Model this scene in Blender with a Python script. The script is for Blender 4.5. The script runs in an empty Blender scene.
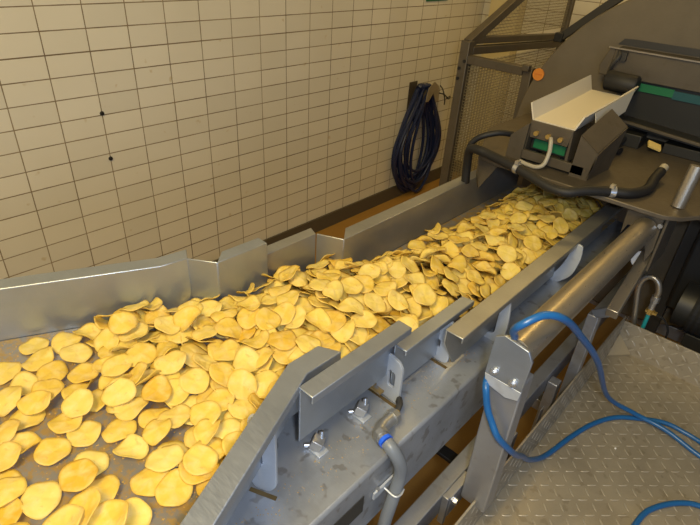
import bpy, bmesh, math, random
from mathutils import Vector, Matrix, Euler
random.seed(7)
PI = math.pi
scene = bpy.context.scene
COL = scene.collection

# ------------------------------------------------------------------ materials
def nt(name):
    m = bpy.data.materials.new(name); m.use_nodes = True
    n = m.node_tree.nodes; l = m.node_tree.links
    return m, n, l, n['Principled BSDF']

def plain(name, col, rough=.5, metal=0., spec=None):
    m, n, l, b = nt(name)
    b.inputs['Base Color'].default_value = (*col, 1)
    b.inputs['Roughness'].default_value = rough
    b.inputs['Metallic'].default_value = metal
    return m

def ramp(n, l, src, stops):
    r = n.new('ShaderNodeValToRGB')
    e = r.color_ramp.elements
    e[0].position, e[0].color = stops[0][0], (*stops[0][1], 1)
    e[1].position, e[1].color = stops[-1][0], (*stops[-1][1], 1)
    for p, c in stops[1:-1]:
        x = e.new(p); x.color = (*c, 1)
    l.new(src, r.inputs[0]); return r.outputs[0]

def mix(n, l, fac, a, b, mode='MIX'):
    x = n.new('ShaderNodeMix'); x.data_type = 'RGBA'; x.blend_type = mode
    for s, v in ((0, fac), (6, a), (7, b)):
        if hasattr(v, 'links'): l.new(v, x.inputs[s])
        elif isinstance(v, tuple): x.inputs[s].default_value = (*v, 1)
        else: x.inputs[s].default_value = v
    return x.outputs[2]

def noise(n, l, scale, detail=3, stretch=None, rough=.5, coord='Object'):
    tc = n.new('ShaderNodeTexCoord'); src = tc.outputs[coord]
    if stretch:
        mp = n.new('ShaderNodeMapping'); mp.inputs['Scale'].default_value = stretch
        l.new(src, mp.inputs[0]); src = mp.outputs[0]
    t = n.new('ShaderNodeTexNoise'); t.inputs['Scale'].default_value = scale
    t.inputs['Detail'].default_value = detail; t.inputs['Roughness'].default_value = rough
    l.new(src, t.inputs['Vector']); return t.outputs['Fac']

def maprange(n, l, src, a, b, c=0., d=1.):
    x = n.new('ShaderNodeMapRange'); l.new(src, x.inputs[0])
    for i, v in enumerate((a, b, c, d)): x.inputs[i+1].default_value = v
    return x.outputs[0]

def steel(name, col, rough=.4, metal=.75, spots=0., stain=(.3, .25, .18), var=.2, stretch=(1, 8, 8), spotscale=38, bump=.05):
    m, n, l, b = nt(name)
    c2 = tuple(c*(1-var) for c in col)
    f = noise(n, l, 9, 4)
    c = mix(n, l, maprange(n, l, f, .3, .7), col, c2)
    if spots:
        s = noise(n, l, spotscale, 2)
        c = mix(n, l, maprange(n, l, s, .60, .66, 0, spots), c, stain)
        s2 = noise(n, l, 7, 5, rough=.7)
        c = mix(n, l, maprange(n, l, s2, .48, .72, 0, spots*.6), c, tuple(x*.8 for x in stain))
    l.new(c, b.inputs['Base Color'])
    g = noise(n, l, 60, 3, stretch)
    l.new(maprange(n, l, g, .3, .7, rough-.07, rough+.09), b.inputs['Roughness'])
    b.inputs['Metallic'].default_value = metal
    bp = n.new('ShaderNodeBump'); bp.inputs['Strength'].default_value = bump; bp.inputs['Distance'].default_value = .002
    l.new(g, bp.inputs['Height']); l.new(bp.outputs[0], b.inputs['Normal'])
    return m

def tile_material(name, axis, pw, ph, h0, joint_rows):
    """glazed wall tiles: axis 0/1 = which world axis runs along the wall"""
    m, n, l, b = nt(name)
    g = n.new('ShaderNodeNewGeometry'); s = n.new('ShaderNodeSeparateXYZ'); l.new(g.outputs['Position'], s.inputs[0])
    def M(op, a, bb=None, c=None):
        x = n.new('ShaderNodeMath'); x.operation = op
        for i, v in enumerate((a, bb, c)):
            if v is None: continue
            if hasattr(v, 'links'): l.new(v, x.inputs[i])
            else: x.inputs[i].default_value = v
        return x.outputs[0]
    u = M('DIVIDE', s.outputs[axis], pw); v = M('DIVIDE', M('SUBTRACT', s.outputs[2], h0), ph)
    # a little waviness so the joints are not ruled lines
    w1 = noise(n, l, 14, 2)
    fu = M('FRACT', u); fv = M('FRACT', v)
    du = M('MULTIPLY', M('MINIMUM', fu, M('SUBTRACT', 1., fu)), pw)
    dv = M('MULTIPLY', M('MINIMUM', fv, M('SUBTRACT', 1., fv)), ph)
    hw = M('ADD', .0011, M('MULTIPLY', w1, .0014))
    # wider expansion joint
    ej = M('LESS_THAN', M('ABSOLUTE', M('SUBTRACT', s.outputs[2], joint_rows)), .0022)
    ju = M('LESS_THAN', du, hw); jv = M('LESS_THAN', dv, hw)
    j = M('MAXIMUM', M('MAXIMUM', ju, jv), ej)
    wn = n.new('ShaderNodeTexWhiteNoise'); cb = n.new('ShaderNodeCombineXYZ')
    l.new(M('FLOOR', u), cb.inputs[0]); l.new(M('FLOOR', v), cb.inputs[1]); l.new(cb.outputs[0], wn.inputs[0])
    base = mix(n, l, wn.outputs[0], (.66, .625, .525), (.73, .69, .58))
    big = noise(n, l, 1.7, 3)
    base = mix(n, l, maprange(n, l, big, .35, .75, 0, .35), base, (.56, .51, .38))
    sp = noise(n, l, 21, 2)
    base = mix(n, l, maprange(n, l, sp, .70, .76, 0, .5), base, (.50, .38, .18))
    jn = noise(n, l, 3.1, 4)
    jc = mix(n, l, maprange(n, l, jn, .35, .7), (.30, .24, .155), (.13, .09, .05))
    c = mix(n, l, j, base, jc); l.new(c, b.inputs['Base Color'])
    l.new(M('ADD', .32, M('MULTIPLY', j, .5)), b.inputs['Roughness'])
    bp = n.new('ShaderNodeBump'); bp.inputs['Strength'].default_value = .5; bp.inputs['Distance'].default_value = .002
    l.new(M('SUBTRACT', 1., j), bp.inputs['Height']); l.new(bp.outputs[0], b.inputs['Normal'])
    return m

def chip_material():
    m, n, l, b = nt('fried_potato')
    oi = n.new('ShaderNodeObjectInfo')
    at = n.new('ShaderNodeAttribute'); at.attribute_name = 'tone'
    add = n.new('ShaderNodeMath'); add.operation = 'ADD'
    l.new(oi.outputs['Random'], add.inputs[0]); l.new(at.outputs['Fac'], add.inputs[1])
    fr = n.new('ShaderNodeMath'); fr.operation = 'FRACT'; l.new(add.outputs[0], fr.inputs[0])
    base = ramp(n, l, fr.outputs[0], [(0, (.84, .62, .10)), (.45, (.87, .69, .15)), (.8, (.89, .75, .23)), (1, (.80, .53, .05))])
    f = noise(n, l, 55, 4)
    c = mix(n, l, maprange(n, l, f, .45, .72, 0, .55), base, (.95, .82, .45))
    f2 = noise(n, l, 120, 2)
    c = mix(n, l, maprange(n, l, f2, .62, .74, 0, .45), c, (.74, .45, .10))
    ed = n.new('ShaderNodeAttribute'); ed.attribute_name = 'edge'
    c = mix(n, l, ed.outputs['Fac'], c, (.84, .58, .12))
    l.new(c, b.inputs['Base Color']); b.inputs['Roughness'].default_value = .5
    b.inputs['Specular IOR Level'].default_value = .35
    bp = n.new('ShaderNodeBump'); bp.inputs['Strength'].default_value = .35; bp.inputs['Distance'].default_value = .002
    l.new(noise(n, l, 90, 3), bp.inputs['Height']); l.new(bp.outputs[0], b.inputs['Normal'])
    # thin slices let some light through
    tr = n.new('ShaderNodeBsdfTranslucent'); l.new(c, tr.inputs[0])
    ms = n.new('ShaderNodeMixShader'); ms.inputs[0].default_value = .32
    out = n['Material Output']
    l.new(b.outputs[0], ms.inputs[1]); l.new(tr.outputs[0], ms.inputs[2]); l.new(ms.outputs[0], out.inputs[0])
    return m

def floor_material():
    m, n, l, b = nt('resin_floor')
    f = noise(n, l, 2.2, 5)
    c = mix(n, l, maprange(n, l, f, .3, .7), (.36, .20, .045), (.30, .16, .035))
    f2 = noise(n, l, 300, 2)
    c = mix(n, l, maprange(n, l, f2, .5, .8, 0, .4), c, (.18, .10, .03))
    l.new(c, b.inputs['Base Color']); b.inputs['Roughness'].default_value = .55
    return m

def bed_material():
    """sheet steel littered with ground-in crumbs"""
    m, n, l, b = nt('crumb_stained_steel')
    f = noise(n, l, 45, 6, rough=.75); f2 = noise(n, l, 6, 3)
    c = mix(n, l, maprange(n, l, f2, .3, .7), (.27, .255, .25), (.19, .18, .17))
    k = maprange(n, l, f, .46, .56, 0, .85)
    c = mix(n, l, k, c, (.36, .23, .06))
    l.new(c, b.inputs['Base Color']); b.inputs['Metallic'].default_value = .35; b.inputs['Roughness'].default_value = .42
    return m

M = {}
M['near'] = steel('brushed_steel_flash_tint', (.42, .465, .54), .40, .80)  # cool flash light near the camera is tinted into this steel's colour
M['far'] = steel('brushed_steel_untinted', (.41, .415, .41), .42, .78)  # copy of the same steel without the painted flash tint
M['beam'] = steel('watermarked_steel', (.42, .455, .52), .42, .6, spots=.6, stain=(.20, .19, .18))
M['lug'] = steel('hazed_steel_plate', (.56, .60, .66), .5, .45, spots=.3, stain=(.34, .34, .36), spotscale=20)
M['frame'] = steel('frame_steel', (.38, .39, .42), .42, .7, spots=.3, stain=(.22, .2, .18))
M['machine'] = steel('machine_steel', (.125, .105, .078), .5, .5, spots=.35, stain=(.09, .07, .045))
M['housing'] = steel('housing_steel', (.14, .115, .077), .6, .2)
M['pipe'] = steel('polished_pipe', (.46, .41, .33), .34, .85, stretch=(8, 1, 8), var=.06, bump=0)
M['tread'] = steel('tread_plate_steel', (.38, .34, .27), .5, .4, spots=.4, stain=(.19, .155, .105))
M['tread_hi'] = plain('worn_tread', (.44, .40, .33), .42, .45)
M['chrome'] = plain('bright_bolt', (.62, .63, .65), .32, .9)
M['chute'] = plain('white_polished_tray', (.66, .61, .50), .4, .15)
M['black'] = plain('black_rubber', (.007, .007, .008), .6)
M['motor'] = plain('black_motor', (.006, .006, .006), .7)
M['blackbox'] = plain('black_enclosure', (.014, .014, .013), .5)
M['dark'] = plain('dark_steel', (.05, .048, .045), .5, .4)
M['blue'] = plain('blue_hose', (.012, .10, .30), .32)
M['darkblue'] = plain('navy_hose', (.008, .016, .065), .4)
M['grey'] = plain('grey_conduit', (.16, .18, .21), .4)
M['bluering'] = plain('blue_ring', (.02, .12, .75), .4)
M['brass'] = plain('brass', (.55, .38, .12), .35, .7)
M['teal'] = plain('teal_tube', (.02, .30, .32), .4)
M['green'] = plain('green_label', (.008, .13, .05), .5)
M['cable'] = plain('pale_cable', (.36, .33, .26), .5)
M['orange'] = plain('orange_disc', (.62, .22, .03), .5)
M['orange_ink'] = plain('orange_ink', (.55, .16, .02), .5)
M['plastic'] = plain('white_plastic', (.75, .75, .75), .4)
M['base'] = plain('dark_baseboard', (.085, .07, .05), .5)
M['column'] = plain('cream_paint', (.62, .52, .28), .5)
M['ceil'] = plain('ceiling_paint', (.5, .47, .4), .8)
M['mesh'] = plain('wire_mesh', (.26, .22, .14), .6, .3)
M['chip'] = chip_material()
M['floor'] = floor_material()
M['bed'] = bed_material()
H0 = .075; PH = .07422; PW = .15; EJ = H0 + 14*PH
M['tile'] = tile_material('cream_wall_tiles', 1, PW, PH, H0, EJ)
M['tile2'] = tile_material('cream_wall_tiles_back', 0, PW, PH, H0, EJ)

# ------------------------------------------------------------------ mesh helpers
def link_mesh(name, bm, mat, parent=None, bevel=0, smooth=False):
    bmesh.ops.recalc_face_normals(bm, faces=bm.faces[:])
    me = bpy.data.meshes.new(name); bm.to_mesh(me); bm.free()
    me.materials.append(mat)
    if smooth:
        for p in me.polygons: p.use_smooth = True
        try: me.set_sharp_from_angle(angle=math.radians(40))
        except Exception: pass
    o = bpy.data.objects.new(name, me); COL.objects.link(o)
    if parent: o.parent = parent
    if bevel:
        md = o.modifiers.new('bevel', 'BEVEL'); md.width = bevel; md.segments = 2; md.limit_method = 'ANGLE'
        md.angle_limit = math.radians(35)
        for p in me.polygons: p.use_smooth = True
        try: me.set_sharp_from_angle(angle=math.radians(70))
        except Exception: pass
    return o

def B(): return bmesh.new()

def box(bm, x0, x1, y0, y1, z0, z1, mtx=None):
    vs = [bm.verts.new((x, y, z)) for x in (x0, x1) for y in (y0, y1) for z in (z0, z1)]
    if mtx:
        for v in vs: v.co = mtx @ v.co
    for f in ((0, 1, 3, 2), (4, 6, 7, 5), (0, 4, 5, 1), (2, 3, 7, 6), (0, 2, 6, 4), (1, 5, 7, 3)):
        bm.faces.new([vs[i] for i in f])
    return bm

def loft(bm, rings, closed=True, caps=True):
    vr = [[bm.verts.new(p) for p in r] for r in rings]
    k = len(rings[0])
    for a, b in zip(vr, vr[1:]):
        for i in range(k if closed else k-1):
            j = (i+1) % k
            bm.faces.new((a[i], a[j], b[j], b[i]))
    if caps:
        bm.faces.new(vr[0][::-1]); bm.faces.new(vr[-1])
    return bm

def prism(bm, pts, d):
    """extrude the polygon pts (3D) by vector d"""
    d = Vector(d)
    return loft(bm, [[Vector(p) for p in pts], [Vector(p)+d for p in pts]])

def cr(pts, n=8):
    """Catmull-Rom through the points"""
    P = [Vector(p) for p in pts]; P = [P[0]*2-P[1]] + P + [P[-1]*2-P[-2]]
    out = []
    for i in range(1, len(P)-2):
        for k in range(n):
            t = k/n; a, b, c, d = P[i-1], P[i], P[i+1], P[i+2]
            out.append(.5*((2*b)+(c-a)*t+(2*a-5*b+4*c-d)*t*t+(3*b-a-3*c+d)*t**3))
    out.append(P[-2]); return out

def tube(bm, pts, r, seg=12, caps=True):
    P = [Vector(p) for p in pts]; rings = []
    t0 = (P[1]-P[0]).normalized()
    up = Vector((0, 0, 1)) if abs(t0.z) < .9 else Vector((1, 0, 0))
    nrm = (up - t0*up.dot(t0)).normalized()
    for i, p in enumerate(P):
        t = (P[min(i+1, len(P)-1)] - P[max(i-1, 0)])
        if t.length < 1e-9: t = t0
        t = t.normalized()
        nrm = (nrm - t*nrm.dot(t)).normalized(); bi = t.cross(nrm)
        rr = r(i/(len(P)-1)) if callable(r) else r
        rings.append([p + (nrm*math.cos(a)+bi*math.sin(a))*rr for a in [2*PI*k/seg for k in range(seg)]])
    return loft(bm, rings, True, caps)

def bar(bm, a, b, w, h, up=(0, 0, 1)):
    """rectangular tube from a to b, w across, h along up"""
    a = Vector(a); b = Vector(b); t = (b-a).normalized(); up = Vector(up)
    s = t.cross(up).normalized(); u = s.cross(t)
    rg = [[p + s*x*w/2 + u*y*h/2 for x, y in ((-1, -1), (1, -1), (1, 1), (-1, 1))] for p in (a, b)]
    return loft(bm, rg)

def tag(o, label, cat, group=None, kind=None):
    o['label'] = label; o['category'] = cat
    if group: o['group'] = group
    if kind: o['kind'] = kind
    return o

def thing(name, label, cat, loc=(0, 0, 0), group=None):
    o = bpy.data.objects.new(name, None); COL.objects.link(o); o.location = loc
    o.empty_display_size = .05
    tag(o, label, cat, group); return o

bpy.context.view_layer.update()
def part(name, bm, mat, parent, bevel=0, smooth=False, label=None):
    """world-space mesh hung under its thing"""
    off = Vector(parent.location)
    p = parent.parent
    while p: off += Vector(p.location); p = p.parent
    bmesh.ops.translate(bm, verts=bm.verts[:], vec=-off)
    o = link_mesh(name, bm, mat, parent, bevel, smooth)
    if label: o['label'] = label
    return o

def struct(name, bm, mat, label=None):
    o = link_mesh(name, bm, mat); o['kind'] = 'structure'
    if label: o['label'] = label
    return o

# ------------------------------------------------------------------ room
YB = 2.785; XR = 4.2; YN = -2.6; ZC = 3.1
struct('floor', box(B(), -.1, XR, YN, YB+.1, -.1, 0), M['floor'], 'orange-brown resin floor')
struct('wall_left', box(B(), -.12, 0, YN, YB+.12, 0, ZC), M['tile'], 'cream tiled wall with dark joints')
struct('wall_back', box(B(), 0, XR, YB, YB+.12, 0, ZC), M['tile2'], 'cream tiled end wall')
struct('ceiling', box(B(), -.12, XR, YN, YB+.12, ZC, ZC+.1), M['ceil'])
struct('baseboard_left', box(B(), 0, .012, YN, YB, 0, .088), M['base'], 'dark baseboard strip')
struct('baseboard_back', box(B(), .012, XR, YB-.012, YB, 0, .088), M['base'])
struct('trim_1', box(B(), .10, .30, YB-.09, YB, 0, ZC), M['column'], 'cream painted pilaster in the corner')

for z, wh in ((.898, 'upper'), (.723, 'lower')):
    t = thing('wall_plug', f'small black {wh} plug in a joint of the tiled wall', 'plug', (0, .15, z), 'black plugs in the tiled wall')
    bm = B(); tube(bm, [(0, .15, z), (.004, .15, z), (.006, .15, z)], lambda s: .0085-.003*s, 14)
    part('cap', bm, M['black'], t, smooth=True)
bm = B(); box(bm, 0, .006, 2.12, 2.34, 1.212, 1.34)
tag(link_mesh('wall_sign', bm, M['green'], bevel=.001), 'green sign on the tiled wall, only its lower edge in view', 'sign')

# hose hook and coil
t = thing('hose_hook', 'steel half-round hook plate on the tiled wall carrying a coiled hose', 'hook', (0, 2.13, .70))
part('back_plate', box(B(), 0, .004, 2.05, 2.13, .60, .765), M['machine'], t, .001)
bm = B(); rings = []
for k in range(13):
    a = PI*k/12; yy = 2.185-.055*math.cos(a); zz = .655+.07*math.sin(a)
    yi = 2.185-.051*math.cos(a); zi = .655+.066*math.sin(a)
    rings.append([(0.004, yy, zz), (.092, yy, zz), (.092, yi, zi), (.004, yi, zi)])
loft(bm, rings); part('saddle', bm, M['machine'], t, smooth=True)
bm = B(); prism(bm, [(.092, 2.115, .655), (.092, 2.13, .735), (.092, 2.185, .77), (.092, 2.24, .735), (.092, 2.255, .64), (.092, 2.222, .64), (.092, 2.185, .70), (.092, 2.145, .655)], (.004, 0, 0))
part('front_lip', bm, M['pipe'], t)
R = random.Random(3); pts = []; turns = 13
for k in range(turns):
    zb = .018 + .17*R.random()**2.4; half = .15 + .12*R.random(); yc = 2.155 + R.uniform(-.04, .04) - (.02 if k < 5 else 0)
    xo = .018 + .055*((k*5) % turns)/turns; ztop = .735 + .012*R.random()
    for j in range(20):
        a = 2*PI*j/20
        s = math.sin(a); c = math.cos(a)
        f = (1-c)/2            # 0 at top, 1 at bottom
        w = .05 + (half-.05)*math.sin(min(1, f*1.25)*PI*.5)**1.2
        if f > .75: pass
        z = ztop - (ztop-zb)*f
        pts.append((xo + .012*math.sin(a*2+k), yc + (s*w) + (.02 if s < 0 else 0), z))
bm = B(); tube(bm, cr(pts, 3), .0100, 8)
tag(link_mesh('hose_coil', bm, M['darkblue'], smooth=True), 'dark blue hose hung in many loops on the tiled wall', 'hose')
bm = B(); tube(bm, cr([(.0, 2.36, .66), (.05, 2.38, .655), (.06, 2.43, .62), (.05, 2.46, .63), (.0, 2.50, .60)]), .004, 6)
tube(bm, cr([(.0, 2.40, .70), (.04, 2.38, .68), (.05, 2.40, .62), (.04, 2.42, .58)]), .004, 6)
tag(link_mesh('wire_hook', bm, M['dark'], smooth=True), 'small bent wire hook on the wall right of the coiled hose', 'hook')

# ------------------------------------------------------------------ vibrating troughs
def guard(name, path, side, zt, zb, F, parent, mat, lip=.013, flange=True, t=.0035, label=None, endcut=0., begcut=0.):
    """sheet guard along path [(x,y)..]; side +1 = flange towards +X"""
    P = [Vector((x, y)) for x, y in path]; nor = []
    for i in range(len(P)):
        ns = []
        for a, b in ((i-1, i), (i, i+1)):
            if a < 0 or b >= len(P): continue
            d = (P[b]-P[a]).normalized(); ns.append(Vector((d.y, -d.x))*side)
        n = sum(ns, Vector((0, 0))).normalized(); n = n / max(.3, n.dot(ns[0])); nor.append(n)
    if flange: prof = [(0, zb), (0, zt), (F, zt), (F, zt-lip), (F-t, zt-lip), (F-t, zt-t), (t, zt-t), (t, zb)]
    else: prof = [(0, zb), (0, zt), (t, zt), (t, zb)]
    rings = []
    for i, p in enumerate(P):
        r = []
        for o, z in prof:
            q = p + nor[i]*o
            if i == len(P)-1: q = q + (P[-1]-P[-2]).normalized()*endcut*o
            if i == 0: q = q + (P[1]-P[0]).normalized()*begcut*o
            r.append((q.x, q.y, z))
        rings.append(r)
    bm = B(); loft(bm, rings)
    return part(name, bm, mat, parent, .0016, label=label)

def lug(parent, outline, hole, y, mat, name='support_lug', label=None, t=.006, turn=0, px=0):
    """slotted support plate standing across the conveyor; outline and hole are (x, z) rings"""
    bm = B()
    def rnd(pts, k=3):
        out = []
        n = len(pts)
        for i in range(n):
            p = Vector(pts[i]); a = Vector(pts[i-1]); c = Vector(pts[(i+1) % n])
            r = min((a-p).length, (c-p).length)*.38
            A = p+(a-p).normalized()*r; Cc = p+(c-p).normalized()*r
            for j in range(k+1):
                u = j/k; out.append((1-u)**2*A + 2*u*(1-u)*p + u*u*Cc)
        return out
    O = rnd(outline)
    if not hole:
        prism(bm, [(p.x, y, p.y) for p in O], (0, t, 0))
    else:
        Hh = rnd(hole); ed = []
        def ring(pts):
            v = [bm.verts.new((p.x, y, p.y)) for p in pts]
            return [bm.edges.new((v[i], v[(i+1) % len(v)])) for i in range(len(v))]
        ed = ring(O)+ring(Hh)
        bmesh.ops.triangle_fill(bm, use_beauty=True, use_dissolve=False, edges=ed)
        ex = bmesh.ops.extrude_face_region(bm, geom=bm.faces[:])
        bmesh.ops.translate(bm, verts=[g for g in ex['geom'] if isinstance(g, bmesh.types.BMVert)], vec=(0, t, 0))
    if turn: bmesh.ops.rotate(bm, verts=bm.verts[:], cent=(px, y, 0), matrix=Matrix.Rotation(turn, 3, 'Z'))
    return part(name, bm, mat, parent, .0008, label=label)

Z1 = .95; B1 = .84; Z2 = .905; B2 = .797
t1 = thing('conveyor_trough', 'flared near steel trough of the conveyor, chips thinly spread over it', 'conveyor', (1.35, -.4, B1))
# bed follows the flare
left = [(.79, -1.02), (1.15, -.273), (1.158, -.218), (1.208, -.185), (1.213, -.06)]
right = [(1.84, -1.02), (1.52, -.278), (1.53, -.21), (1.566, -.17), (1.566, -.06)]
bm = B(); prism(bm, [(x+.002, y, B1-.004) for x, y in left] + [(x-.002, y, B1-.004) for x, y in right[::-1]], (0, 0, .004))
part('bed_plate', bm, M['bed'], t1)
guard('side_guard', [(.79, -1.02), (1.15, -.273), (1.158, -.220)], -1, Z1, B1-.006, .034, t1, M['near'], endcut=.35, label='left guard bent where the flare ends')
guard('guard_joggle', [(1.158, -.2215), (1.2085, -.187)], -1, Z1-.001, B1-.006, .034, t1, M['near'], flange=False)
guard('side_guard', [(1.2085, -.187), (1.213, -.065)], -1, Z1-.001, B1-.006, .031, t1, M['near'], begcut=1.0)
guard('side_guard', [(1.84, -1.02), (1.52, -.278), (1.5215, -.216)], 1, Z1+.002, B1-.004, .035, t1, M['near'], lip=.018, endcut=.5, label='right guard bent and cut off at a slant')
guard('side_guard', [(1.564, -.297), (1.566, -.066)], 1, Z1-.001, B1-.006, .030, t1, M['near'], lip=.014)
lug(t1, [(1.545, .94), (1.588, .94), (1.588, .85), (1.588, .80), (1.575, .782), (1.552, .782), (1.542, .80)], [(1.550, .90), (1.566, .90), (1.566, .84), (1.550, .84)], -.372, M['lug'], turn=math.radians(23), px=1.556)
lug(t1, [(1.549, .885), (1.575, .885), (1.593, .880), (1.602, .868), (1.6025, .792), (1.598, .784), (1.549, .786)], [(1.573, .855), (1.589, .85), (1.589, .815), (1.574, .815)], -.087, M['lug'])

t2 = thing('conveyor_trough', 'long far steel trough of the conveyor, filled with heaped chips up to the machine', 'conveyor', (1.4, .4, B2))
left2 = [(1.190, -.09), (1.194, .098), (1.256, .128), (1.260, 1.02)]
right2 = [(1.571, -.10), (1.573, .136), (1.612, .14), (1.610, 1.02)]
bm = B(); prism(bm, [(x+.002, y, B2-.004) for x, y in left2] + [(x-.002, y, B2-.004) for x, y in right2[::-1]], (0, 0, .004))
part('bed_plate', bm, M['bed'], t2)
guard('side_guard', [(1.190, -.10), (1.194, .096)], -1, Z2, B2-.006, .030, t2, M['far'], endcut=.4)
guard('guard_joggle', [(1.194, .098), (1.256, .127)], -1, Z2-.001, B2-.006, .03, t2, M['far'], flange=False)
guard('side_guard', [(1.256, .127), (1.260, 1.02)], -1, Z2-.001, B2-.006, .037, t2, M['far'], begcut=1.2, label='long left guard running to the machine')
guard('side_guard', [(1.5725, -.079), (1.574, .136)], 1, Z2+.001, B2-.004, .027, t2, M['near'], lip=.012, endcut=.2)
gg = guard('side_guard', [(1.6105, .024), (1.6103, .075), (1.608, .865)], 1, Z2-.001, B2-.006, .038, t2, M['far'], lip=.013, label='long right guard with rounded edge')
for v in gg.data.vertices:
    if v.co.y+t2.location.y < .03 and v.co.z+t2.location.z < B2: v.co.z = .872-t2.location.z
lug(t2, [(1.565, .89), (1.606, .89), (1.602, .847), (1.607, .785), (1.566, .782)], [(1.570, .835), (1.582, .835), (1.582, .815), (1.570, .815)], .068, M['lug'])
lug(t2, [(1.645, .90), (1.628, .90), (1.628, .80), (1.607, .792), (1.588, .752), (1.597, .745), (1.633, .764), (1.652, .806), (1.652, .85)], None, .21, M['lug'], 'forked_lug', 'pale forked plate under the long right guard')
lug(t2, [(1.659, .90), (1.636, .90), (1.634, .865), (1.624, .830), (1.612, .802), (1.590, .774), (1.621, .774), (1.655, .810), (1.664, .866)], None, .545, M['lug'], 'forked_lug', 'pale forked plate under the long right guard')
# inner weld line strip on the far bed where it is bare
# ------------------------------------------------------------------ box beam below the troughs
tb = thing('conveyor_chassis', 'wide spotted steel box chassis running under the right guards', 'chassis', (1.60, 0, .62))
bm = B(); box(bm, 1.30, 1.659, -1.05, 1.05, .625, .78)
part('beam_body', bm, M['beam'], tb, .006)
def hexnut(x, y, z, r=.012, h=.014, rot=0.3):
    bm = B(); ring = [(x+r*math.cos(a+rot), y+r*math.sin(a+rot)) for a in [PI/3*k for k in range(6)]]
    loft(bm, [[(a, b, z) for a, b in ring], [(a, b, z+h) for a, b in ring]]); return bm
for x, y in ((1.570, -.256), (1.572, -.150)):
    bm = B(); box(bm, x-.013, x+.014, y-.012, y+.010, .7801, .784)
    c = part('clamp_block', bm, M['lug'], tb, .001)
    bm = B(); Mx = Matrix.Translation((x-.004, y, .795)) @ Euler((0, .35, .5)).to_matrix().to_4x4()
    box(bm, -.010, .010, -.010, .010, -.010, .010, Mx)
    off = Vector(tb.location); bmesh.ops.translate(bm, verts=bm.verts[:], vec=-off)
    link_mesh('square_nut', bm, M['frame'], c, .0012)
    bm = B(); tube(bm, [(x+.002, y+.004, .79), (x-.006, y+.012, .812)], .0042, 10); tube(bm, [(x-.014, y-.008, .787), (x-.020, y-.014, .787)], .004, 10)
    bmesh.ops.translate(bm, verts=bm.verts[:], vec=-off)
    link_mesh('stud', bm, M['chrome'], c, smooth=True)
# slots where the lugs pass and the oblong opening in the front face
for x0, x1, y in ((1.545, 1.590, -.380), (1.530, 1.604, -.094), (1.560, 1.608, .061)):
    bm = B(); box(bm, x0, x1, y, y+.007, .7802, .7808)
    if y < -.3: bmesh.ops.rotate(bm, verts=bm.verts[:], cent=(1.556, -.372, 0), matrix=Matrix.Rotation(math.radians(23), 3, 'Z'))
    part('slot', bm, plain('slot_brown', (.10, .065, .02), .6), tb)  # slots drawn as thin dark brown strips on the beam top
bm = B(); box(bm, 1.6588, 1.6602, -.315, -.238, .690, .732)
part('slot_opening', bm, M['dark'], tb, label='dark slot in the front face of the beam')

# conduit with elbow
tc = thing('cable_conduit', 'grey conduit with steel elbow fitting curving over the edge of the box beam', 'conduit', (1.63, -.16, .79))
el = [(1.622, -.122, .800), (1.6235, -.142, .803), (1.625, -.160, .805), (1.632, -.175, .806), (1.646, -.180, .807)]
bm = B(); tube(bm, cr(el, 5), .0115, 14)
for p, q in ((el[0], el[1]), (el[3], el[4])):
    a = Vector(p); b = Vector(q); tube(bm, [a, a+(b-a)*.6], .0145, 8)
part('elbow_fitting', bm, M['far'], tc, smooth=True, label='worn steel elbow')
bm = B(); tube(bm, [(1.646, -.180, .807), (1.652, -.1815, .807)], .0128, 14); part('blue_ring', bm, M['bluering'], tc, smooth=True)
bm = B(); tube(bm, cr([(1.652, -.1815, .807), (1.664, -.183, .803), (1.674, -.178, .785), (1.678, -.170, .760), (1.678, -.167, .735), (1.678, -.172, .705), (1.678, -.182, .670), (1.676, -.19, .62), (1.672, -.19, .55), (1.66, -.19, .45)], 6), .0115, 14)
part('conduit_hose', bm, M['grey'], tc, smooth=True)
bm = B(); tube(bm, [(1.622, -.122, .800), (1.6195, -.114, .802)], .007, 8); part('brass_ferrule', bm, M['brass'], tc, smooth=True)
bm = B(); tube(bm, cr([(1.6195, -.114, .802), (1.615, -.10, .806), (1.605, -.088, .802), (1.60, -.083, .788)], 5), .0055, 8); part('lead', bm, M['dark'], tc, smooth=True)
bm = B(); box(bm, 1.6601, 1.6640, -.215, -.150, .700, .715); tube(bm, cr([(1.664, -.187, .705), (1.686, -.187, .704), (1.691, -.176, .703), (1.688, -.164, .703)], 4), .0018, 6)
part('clamp', bm, M['lug'], tc); 
bm = hexnut(1.662, -.205, .716, .004, .004); part('screw', bm, M['chrome'], tc)

# ------------------------------------------------------------------ support frame right of the beam
tf = thing('support_frame', 'bluish steel frame of lower rail, upright post and long round pipe beside the conveyor', 'frame', (1.70, 0, 0))
bm = B(); box(bm, 1.676, 1.708, -1.05, 1.45, .52, .58); part('lower_rail', bm, M['frame'], tf, .002)
bm = B(); box(bm, 1.7085, 1.722, -.045, -.036, .50, .583); box(bm, 1.7085, 1.7235, -.036, .038, .52, .58); part('rail_lug', bm, M['frame'], tf, .001)
bm = B(); tube(bm, [(1.7235, -.018, .555), (1.7305, -.018, .555)], .008, 6); part('rail_bolt', bm, M['chrome'], tf)
bm = B(); box(bm, 1.7245, 1.780, .002, .040, .55, .90); part('upright_post', bm, M['frame'], tf, .003)
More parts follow.
